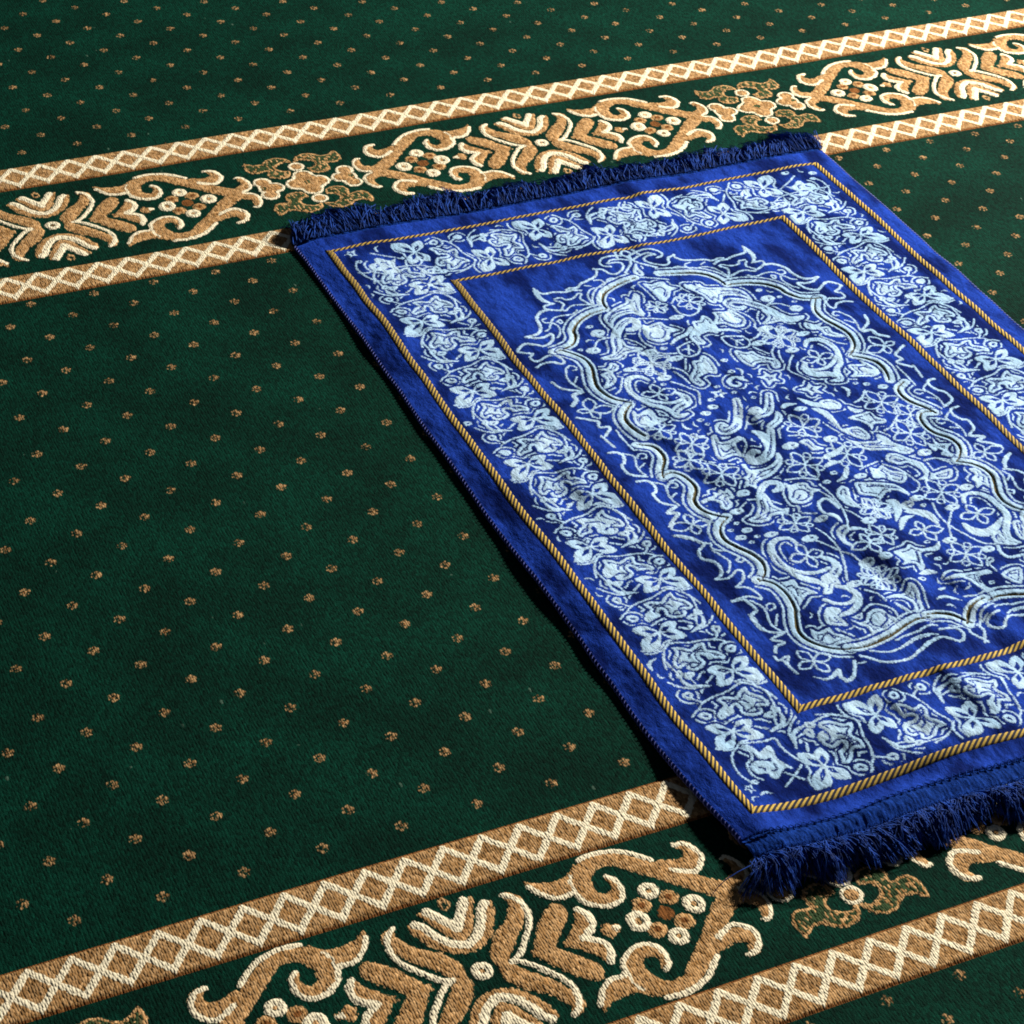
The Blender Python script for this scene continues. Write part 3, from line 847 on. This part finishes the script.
# centre panel with the medallion
cen = Field(IX0, IX1, IY0, IY1, .025); gold = Field(IX0, IX1, IY0, IY1, .025)
mir = lambda P: [(2 * AX - p[0], p[1]) for p in P]
for g in ('int', 'rig'):
    for c, n, P, W in DATA[g]: draw(cen, c, n, P, W)
for c, n, P, W in DATA['lac']:
    draw(cen, c, n, P, W); draw(cen, c, n, mir(P), W)
for c, n, P, W in DATA['ban']:
    p = spline(P, n=6)
    t = np.gradient(p, axis=0); nn = np.c_[-t[:, 1], t[:, 0]] / (np.linalg.norm(t, axis=1)[:, None] + 1e-9)
    if nn[:, 0].mean() > 0: nn = -nn
    k = len(p)
    for f in (lambda a: a, mir):
        F = np.array(f(p)); cen.stroke(F, np.full(k, .42), neg=True)
        cen.stroke(F, np.full(k, .33)); o = np.array(f(p + nn * .29)); cen.stroke(o, np.full(k, .065))
        w = .045 + .06 * np.sin(np.linspace(0, math.pi, k)) ** 2; gold.stroke(np.array(f(p - nn * .035)), w)

# smaller blooms, buds and sprigs of the same design in what is still bare inside the medallion
out = []
for c, n, P, W in DATA['ban']: out += [tuple(a) for a in spline(P, n=3)]
poly = np.array(out + [(2 * AX - a, b_) for a, b_ in out[::-1]])
def inside(x, y):
    c = False
    for (ax, ay), (bx, by) in zip(poly, np.roll(poly, -1, 0)):
        if (ay > y) != (by > y) and x < ax + (y - ay) * (bx - ax) / (by - ay): c = not c
    return c
def free(x, y, r, cen=None):
    cen = cen or globals()['cen']
    i = int((x - cen.x0) / .025); j = int((y - cen.y0) / .025); k = int(r / .025)
    w_ = cen.a[max(0, j - k):j + k + 1, max(0, i - k):i + k + 1]
    g_ = np.hypot(*np.meshgrid(np.arange(w_.shape[1]) - min(i, k), np.arange(w_.shape[0]) - min(j, k))) <= k
    return w_.size > 0 and w_[g_].max() < -.05
def motif(kind, x, y, r, a, cen=None):
    cen = cen or globals()['cen']
    def draw_body(*q): draw(cen, *q); bodies.append(q)
    c, s = math.cos(a), math.sin(a); T = lambda Q: [(x + r * (p[0] * c - p[1] * s), y + r * (p[0] * s + p[1] * c)) for p in Q]
    if kind == 0: draw(cen, 'r', [r * .95], [(x, y)], None)
    elif kind == 1:
        draw_body('v', [], T([(.1, .1), (.3, -.1), (.1, -.4), (-.35, -.3), (-.45, .2), (-.1, .65), (.5, .8)]), [r * k for k in (.16, .22, .26, .3, .32, .26, .08)])
        draw_body('f', [], T([(.15, .55), (.5, .35), (.95, .3), (.65, .6), (.6, .9), (.3, .75)]), None)
    elif kind == 2:
        draw_body('f', [], T([(0, -.9), (.25, -.3), (.8, -.2), (.45, .15), (.6, .75), (.1, .45), (-.35, .9), (-.35, .3), (-.85, .1), (-.3, -.2)]), None)
        draw(cen, 'n', [.07], T([(-.2, .2), (.05, -.05), (.25, .1)]), None)
    elif kind == 3: draw(cen, 'b', [r * .8, r * .5], [(x, y)], None)
    else: draw(cen, 'l', [r * .35], T([(-.9, -.2), (-.3, .2), (.3, .1), (.9, -.3)]), None)
rr = np.random.default_rng(3)
bodies = [a for g in ('int', 'rig') for a in DATA[g] if a[0] in 'fv']
for r, cnt, kinds in ((1.25, 300, (1, 2)), (.95, 300, (1, 2, 0)), (.70, 300, (0, 1, 2)), (.48, 500, (0, 1, 2)), (.33, 800, (2, 3, 4)), (.24, 1200, (3, 4, 3)), (.17, 2600, (3, 4)), (.13, 3000, (4, 3))):
    if r == .33: refine(cen, bodies, 71)
    for i in range(cnt):
        x = rr.uniform(IX0 + .8, IX1 - .8); y = rr.uniform(IY0 + .8, IY1 - .6)
        if free(x, y, r) and inside(x, y) : motif(kinds[i % len(kinds)], x, y, r * .92, rr.uniform(0, 6.28))

def rug_panel(name, X, Y, F, pat, gd, mat=None):
    relief = .007 * sstep(-.03, .05, pat) - .05 * sstep(-.02, .03, gd)
    Z = rug_z(X, Y) + relief
    return build(name, np.stack([X, Y, Z], -1).reshape(-1, 3), F, mat or M_ORN, rug,
                 {'pattern': np.stack([pat.ravel(), gd.ravel(), 0 * gd.ravel()], -1)})

def keep(F, X, Y, x0, x1, y0, y1):
    cx = X.ravel()[F].mean(1); cy = Y.ravel()[F].mean(1)
    return F[~((cx > x0) & (cx < x1) & (cy > y0) & (cy < y1))]

X, Y, F = grid(IX0, IX1, IY0, IY1, .025)
rug_panel('medallion_panel', X, Y, F, cen.a[:X.shape[0], :X.shape[1]], gold.a[:X.shape[0], :X.shape[1]])

# floral border between the two cords: one traced spray, repeated by glide reflection along each side
bor = Field(OX0, OX1, OY0, OY1, .025)
fx0, fy = DATA['bor'][[s[0] for s in DATA['bor']].index('q')][2][0]
SC = fx0 + .56
leaves = []
def spray(f):
    for c, n, P, W in DATA['bor']:
        Q = [f(p) for p in P]; draw(bor, c, n, Q, W)
        if c == 'f': leaves.append((c, n, Q, W))
for k in range(-1, 5):
    for half in (0, 1):
        y = fy + 4 * k + 2 * half
        if y > 8.6 or y < -14: continue
        sx = 1 if half == 0 else -1
        spray(lambda p: (SC + sx * (p[0] - SC), y + p[1] - fy))
        spray(lambda p: (2 * AX - SC - sx * (p[0] - SC), y + p[1] - fy))
for yc, sg in (((OY0 + IY0) / 2, 1), ((OY1 + IY1) / 2, -1)):
    for i, fx in enumerate((12.49, 14.72, 16.96, 19.20)):
        sx = 1 if i % 2 == 0 else -1
        f = lambda p: (fx + 1.08 * (p[1] - fy), yc + sg * sx * (p[0] - SC))
        spray(f)
        if i < 3: spray(lambda p: (2 * AX - f(p)[0], f(p)[1]))
for sx in (1, -1):
    for sy in (1, -1):
        for c, n, P, W in DATA['cor']:
            ym = (OY0 + OY1) / 2
            draw(bor, c, n, [(p[0] if sx > 0 else 2 * AX - p[0], p[1] if sy > 0 else 2 * ym - p[1]) for p in P], W)
refine(bor, leaves, 72, .030, -.7)
vine = Field(OX0, OX1, OY0, OY1, .025)                 # the stem that winds through the sprays
sv = np.linspace(0, 1, 400)
def wind(ax, ay, bx, by, ph):
    L = math.hypot(bx - ax, by - ay); o = .95 * np.cos(2 * math.pi * (sv * L / 4.0) + ph)
    P = np.c_[ax + (bx - ax) * sv - (by - ay) / L * o, ay + (by - ay) * sv + (bx - ax) / L * o]
    vine.stroke(P, np.full(400, .062))
    for i in range(20, 400, 23): vine.disc(P[i] + rr.normal(0, .10, 2), .085)
ym = (OY0 + IY0) / 2; yt = (OY1 + IY1) / 2; xr = 2 * AX - SC
wind(SC, OY0 + .6, SC, OY1 - .6, 1.2); wind(xr, OY0 + .6, xr, OY1 - .6, 1.2 + math.pi)
wind(OX0 + .6, ym, OX1 - .6, ym, .4); wind(OX0 + .6, yt, OX1 - .6, yt, 2.2)
bor.a = np.where(bor.a < -.055, np.maximum(bor.a, vine.a), bor.a)
for r, cnt in ((.30, 2500), (.22, 3000), (.16, 5000)):
    for i in range(cnt):
        x = rr.uniform(OX0 + .3, OX1 - .3); y = rr.uniform(OY0 + .3, OY1 - .3)
        if IX0 - .4 < x < IX1 + .4 and IY0 - .4 < y < IY1 + .4: continue
        if free(x, y, r, bor): motif((2, 4, 3, 4)[i % 4] if r > .2 else 4, x, y, r * .9, rr.uniform(0, 6.28), bor)
X, Y, F = grid(OX0, OX1, OY0, OY1, .025)
F = keep(F, X, Y, IX0 + .01, IX1 - .01, IY0 + .01, IY1 - .01)
pat = bor.a[:X.shape[0], :X.shape[1]]
dcord = np.minimum(np.minimum(np.minimum(X - OX0, OX1 - X), np.minimum(Y - OY0, OY1 - Y)),
                   np.maximum(np.maximum(IX0 - X, X - IX1), np.maximum(IY0 - Y, Y - IY1)))
pat = np.minimum(pat, dcord - .22)
rug_panel('floral_border', X, Y, F, pat, np.full(X.shape, -.15))

# plain outer edge of the rug, with its thickness, and the backing
X, Y, F = grid(RX0, RX1, RY0, RY1, .06)
F = keep(F, X, Y, OX0 + .05, OX1 - .05, OY0 + .05, OY1 - .05)
Z = rug_z(X, Y) - .004; V = np.stack([X, Y, Z], -1); ny, nx = X.shape
idx = np.arange(nx * ny).reshape(ny, nx)
rim = np.concatenate([idx[0, :-1], idx[:-1, -1], idx[-1, :0:-1], idx[:0:-1, 0]])
Vf = V.reshape(-1, 3); low = Vf[rim].copy(); low[:, 2] -= .10
base = len(Vf); r2 = base + np.arange(len(rim))
SK = np.stack([rim, r2, np.roll(r2, -1), np.roll(rim, -1)], -1)
build('plain_edge', np.vstack([Vf, low]), np.vstack([F, SK]), M_PLAIN, rug)
X, Y, F = grid(RX0 + .02, RX1 - .02, RY0, RY1, .12)
build('backing', np.stack([X, Y, rug_z(X, Y) - .10], -1).reshape(-1, 3), F[:, ::-1], M_BACK, rug)

# twisted cords
def cord(x0, x1, y0, y1):
    V = []; S = []; Fs = []; m = 9
    for ax, ay, bx, by, w, k in ((x0, y0, x1, y0, .135, -.95), (x1, y0, x1, y1, .15, 1.25), (x1, y1, x0, y1, .085, -.7), (x0, y1, x0, y0, .15, 1.25)):
        v = np.linspace(-w, w, m)
        L = math.hypot(bx - ax, by - ay); n = int(L / .022); t = np.linspace(0, 1, n)
        dx, dy = (bx - ax) / L, (by - ay) / L; nx_, ny_ = -dy, dx      # inward normal
        T, Vv = np.meshgrid(t, v, indexing='ij')
        along = Vv + T * (L - 2 * Vv)
        X = ax + dx * along + nx_ * Vv; Y = ay + dy * along + ny_ * Vv
        st = np.sin(2 * math.pi * (along / .19 + Vv / w * k))
        Z = rug_z(X, Y) + .055 * np.sqrt(np.clip(1 - (Vv / w) ** 2, 0, 1)) * (.96 + .04 * st) - .025
        i = np.arange(n * m).reshape(n, m) + sum(len(a) for a in V)
        Fs.append(np.stack([i[:-1, :-1], i[1:, :-1], i[1:, 1:], i[:-1, 1:]], -1).reshape(-1, 4))
        V.append(np.stack([X, Y, Z], -1).reshape(-1, 3)); S.append(st.ravel())
    build('gold_cord', np.vstack(V), np.vstack(Fs), M_CORD, rug, {'stripe': np.concatenate(S)})
cord(OX0, OX1, OY0, OY1)
cord(IX0, IX1, IY0, IY1)

# woven headings that hold the fringes
def tubes(paths, rad, sides=4):
    """paths (k, n, 3); rad (k, n)"""
    k, n, _ = paths.shape
    T = np.gradient(paths, axis=1); T /= np.linalg.norm(T, axis=2, keepdims=True) + 1e-9
    up = np.zeros_like(T); up[..., 2] = 1
    A = np.cross(T, up); A /= np.linalg.norm(A, axis=2, keepdims=True) + 1e-6; B = np.cross(A, T)
    V = []
    for s in range(sides):
        a = 2 * math.pi * s / sides; V.append(paths + rad[..., None] * (math.cos(a) * A + math.sin(a) * B))
    V = np.stack(V, 2)                                  # k, n, sides, 3
    i = np.arange(k * n * sides).reshape(k, n, sides); j = np.roll(i, -1, 2)
    F = np.stack([i[:, :-1], j[:, :-1], j[:, 1:], i[:, 1:]], -1).reshape(-1, 4)
    return V.reshape(-1, 3), F

def heading(y0, y1, sg):
    X, Y, F = grid(RX0, RX1, y0, y1, .03)
    v = np.abs((Y - y0) / (y1 - y0) - .5) * 2
    Z = rug_z(X, Y) + .05 * np.sqrt(np.clip(1 - v ** 4, 0, 1)) + .005 * np.sin(2 * math.pi * X / .12 + 3 * v) + .022 * vnoise(X * 7, Y * 5, 31) - .03
    h = build('fringe_heading', np.stack([X, Y, Z], -1).reshape(-1, 3), F, M_HEAD, rug)
    if sg > 0: return
    # zigzag stitching along both edges of the heading
    ps = []; rs = []
    for ye in (y0 + .05, y1 - .05):
        n = int((RX1 - RX0) / .21)
        for i in range(n):
            x = RX0 + .1 + i * .21; xs = np.array([x, x + .05, x + .11, x + .16, x + .21]); ys = ye + .07 * np.array([-1, .3, 1, .3, -1])
            ps.append(np.stack([xs, ys, rug_z(xs, ys) + .05 + np.array([0, .02, .03, .02, 0])], -1)); rs.append(np.full(5, .017))
    V, F = tubes(np.array(ps), np.array(rs)); build('stitching', V, F, M_HEAD, h)
heading(-18.07, -17.35, -1)
heading(11.99, 12.19, 1)

def fringe(y, sg, L, n, seed):
    r = np.random.default_rng(seed); k = 7
    x = np.sort(r.uniform(RX0 - .02, RX1 + .02, n)); t = np.linspace(0, 1, k)
    lean = 1.3 * vnoise(x * 1.9, x * 0 + 3, seed) + .8 * vnoise(x * 6.0, x * 0 + 5, seed + 1)
    ln = L * (.88 + .28 * vnoise(x * 1.6, x * 0 + 1, seed + 2) + .10 * vnoise(x * 6, x * 0 + 4, seed + 4) + r.normal(0, .09, n))
    stray = r.random(n) < .12
    layer = r.random(n) ** 1.3
    lean = lean + np.where(stray, r.normal(0, .7, n), r.normal(0, .14, n))
    curl = r.normal(0, .55, n)
    px = x[:, None] + lean[:, None] * .42 * t ** 1.4 + curl[:, None] * .16 * np.sin(t * 5.2 + layer[:, None] * 2)
    py = y + sg * ln[:, None] * (t - .05 * lean[:, None] ** 2 * t ** 2)
    z0 = rug_z(x, np.full(n, y)) - .02
    top = .05 + .30 * layer; arch = r.uniform(.0, .16, n) + np.where(stray, .12, 0)
    z = z0[:, None] * (1 - t) ** 2 + top[:, None] * (1 - (1 - t) ** 2) * (1 - .75 * t ** 3) + arch[:, None] * np.sin(t * math.pi) + .07
    P = np.stack([px, py + r.normal(0, .02, n)[:, None], np.maximum(z, .07)], -1)
    rad = np.full((n, k), .0145) * np.array([1, 1, 1, 1, .95, .85, .45])
    V, F = tubes(P, rad, 3); build('fringe', V, F, M_FRINGE, rug)
fringe(-18.02, -1, .95, 5200, 41)
fringe(12.09, 1, 1.55, 5200, 51)

# overlocked long edges
for xe, sg in ((RX0, -1), (RX1, 1)):
    ys = np.arange(RY0 + .05, RY1, .15); ps = []; a = np.linspace(-.3, math.pi + .3, 7)
    for yy in ys:
        z = rug_z(np.array([xe]), np.array([yy]))[0] - .05
        ps.append(np.stack([xe + sg * .055 * np.sin(a) - sg * .02, yy + .06 * np.cos(a), z + .065 * np.cos(a)], -1))
    V, F = tubes(np.array(ps), np.full((len(ys), 7), .02)); build('edge_stitching', V, F, M_STITCH, rug)

# ------------------------------------------------------------------ light, camera, render
w = bpy.data.worlds.new('World'); scene.world = w; w.use_nodes = True
bg = w.node_tree.nodes['Background']; bg.inputs[0].default_value = (.62, .75, 1, 1); bg.inputs[1].default_value = .045
def area(name, loc, target, size, power, col):
    l = bpy.data.lights.new(name, 'AREA'); l.shape = 'DISK'; l.size = size * U; l.energy = power; l.color = col
    o = bpy.data.objects.new(name, l); COL.objects.link(o); o.location = [c * U for c in loc]
    from mathutils import Vector
    o.rotation_euler = (Vector(target) - Vector(loc)).to_track_quat('-Z', 'Y').to_euler()
    return o
area('studio_lamp', (122, 27, 56), (16, -4, 0), 10, 530, (1, .95, .875))

cam = bpy.data.cameras.new('camera'); co = bpy.data.objects.new('camera', cam); COL.objects.link(co)
co.location = (-13.7675788 * U, -47.3820083 * U, 38.4830899 * U)
co.rotation_euler = (.912318238, -.0655475128, -.439293059)
cam.sensor_width = 36; cam.lens = 2214.49738 / 1024 * 36; cam.clip_start = .05; cam.clip_end = 50
scene.camera = co
scene.view_settings.view_transform = 'Standard'; scene.view_settings.look = 'None'
scene.view_settings.exposure = 0; scene.view_settings.gamma = 1
scene.render.engine = 'CYCLES'
scene.cycles.max_bounces = 5
scene.cycles.filter_width = 1.8
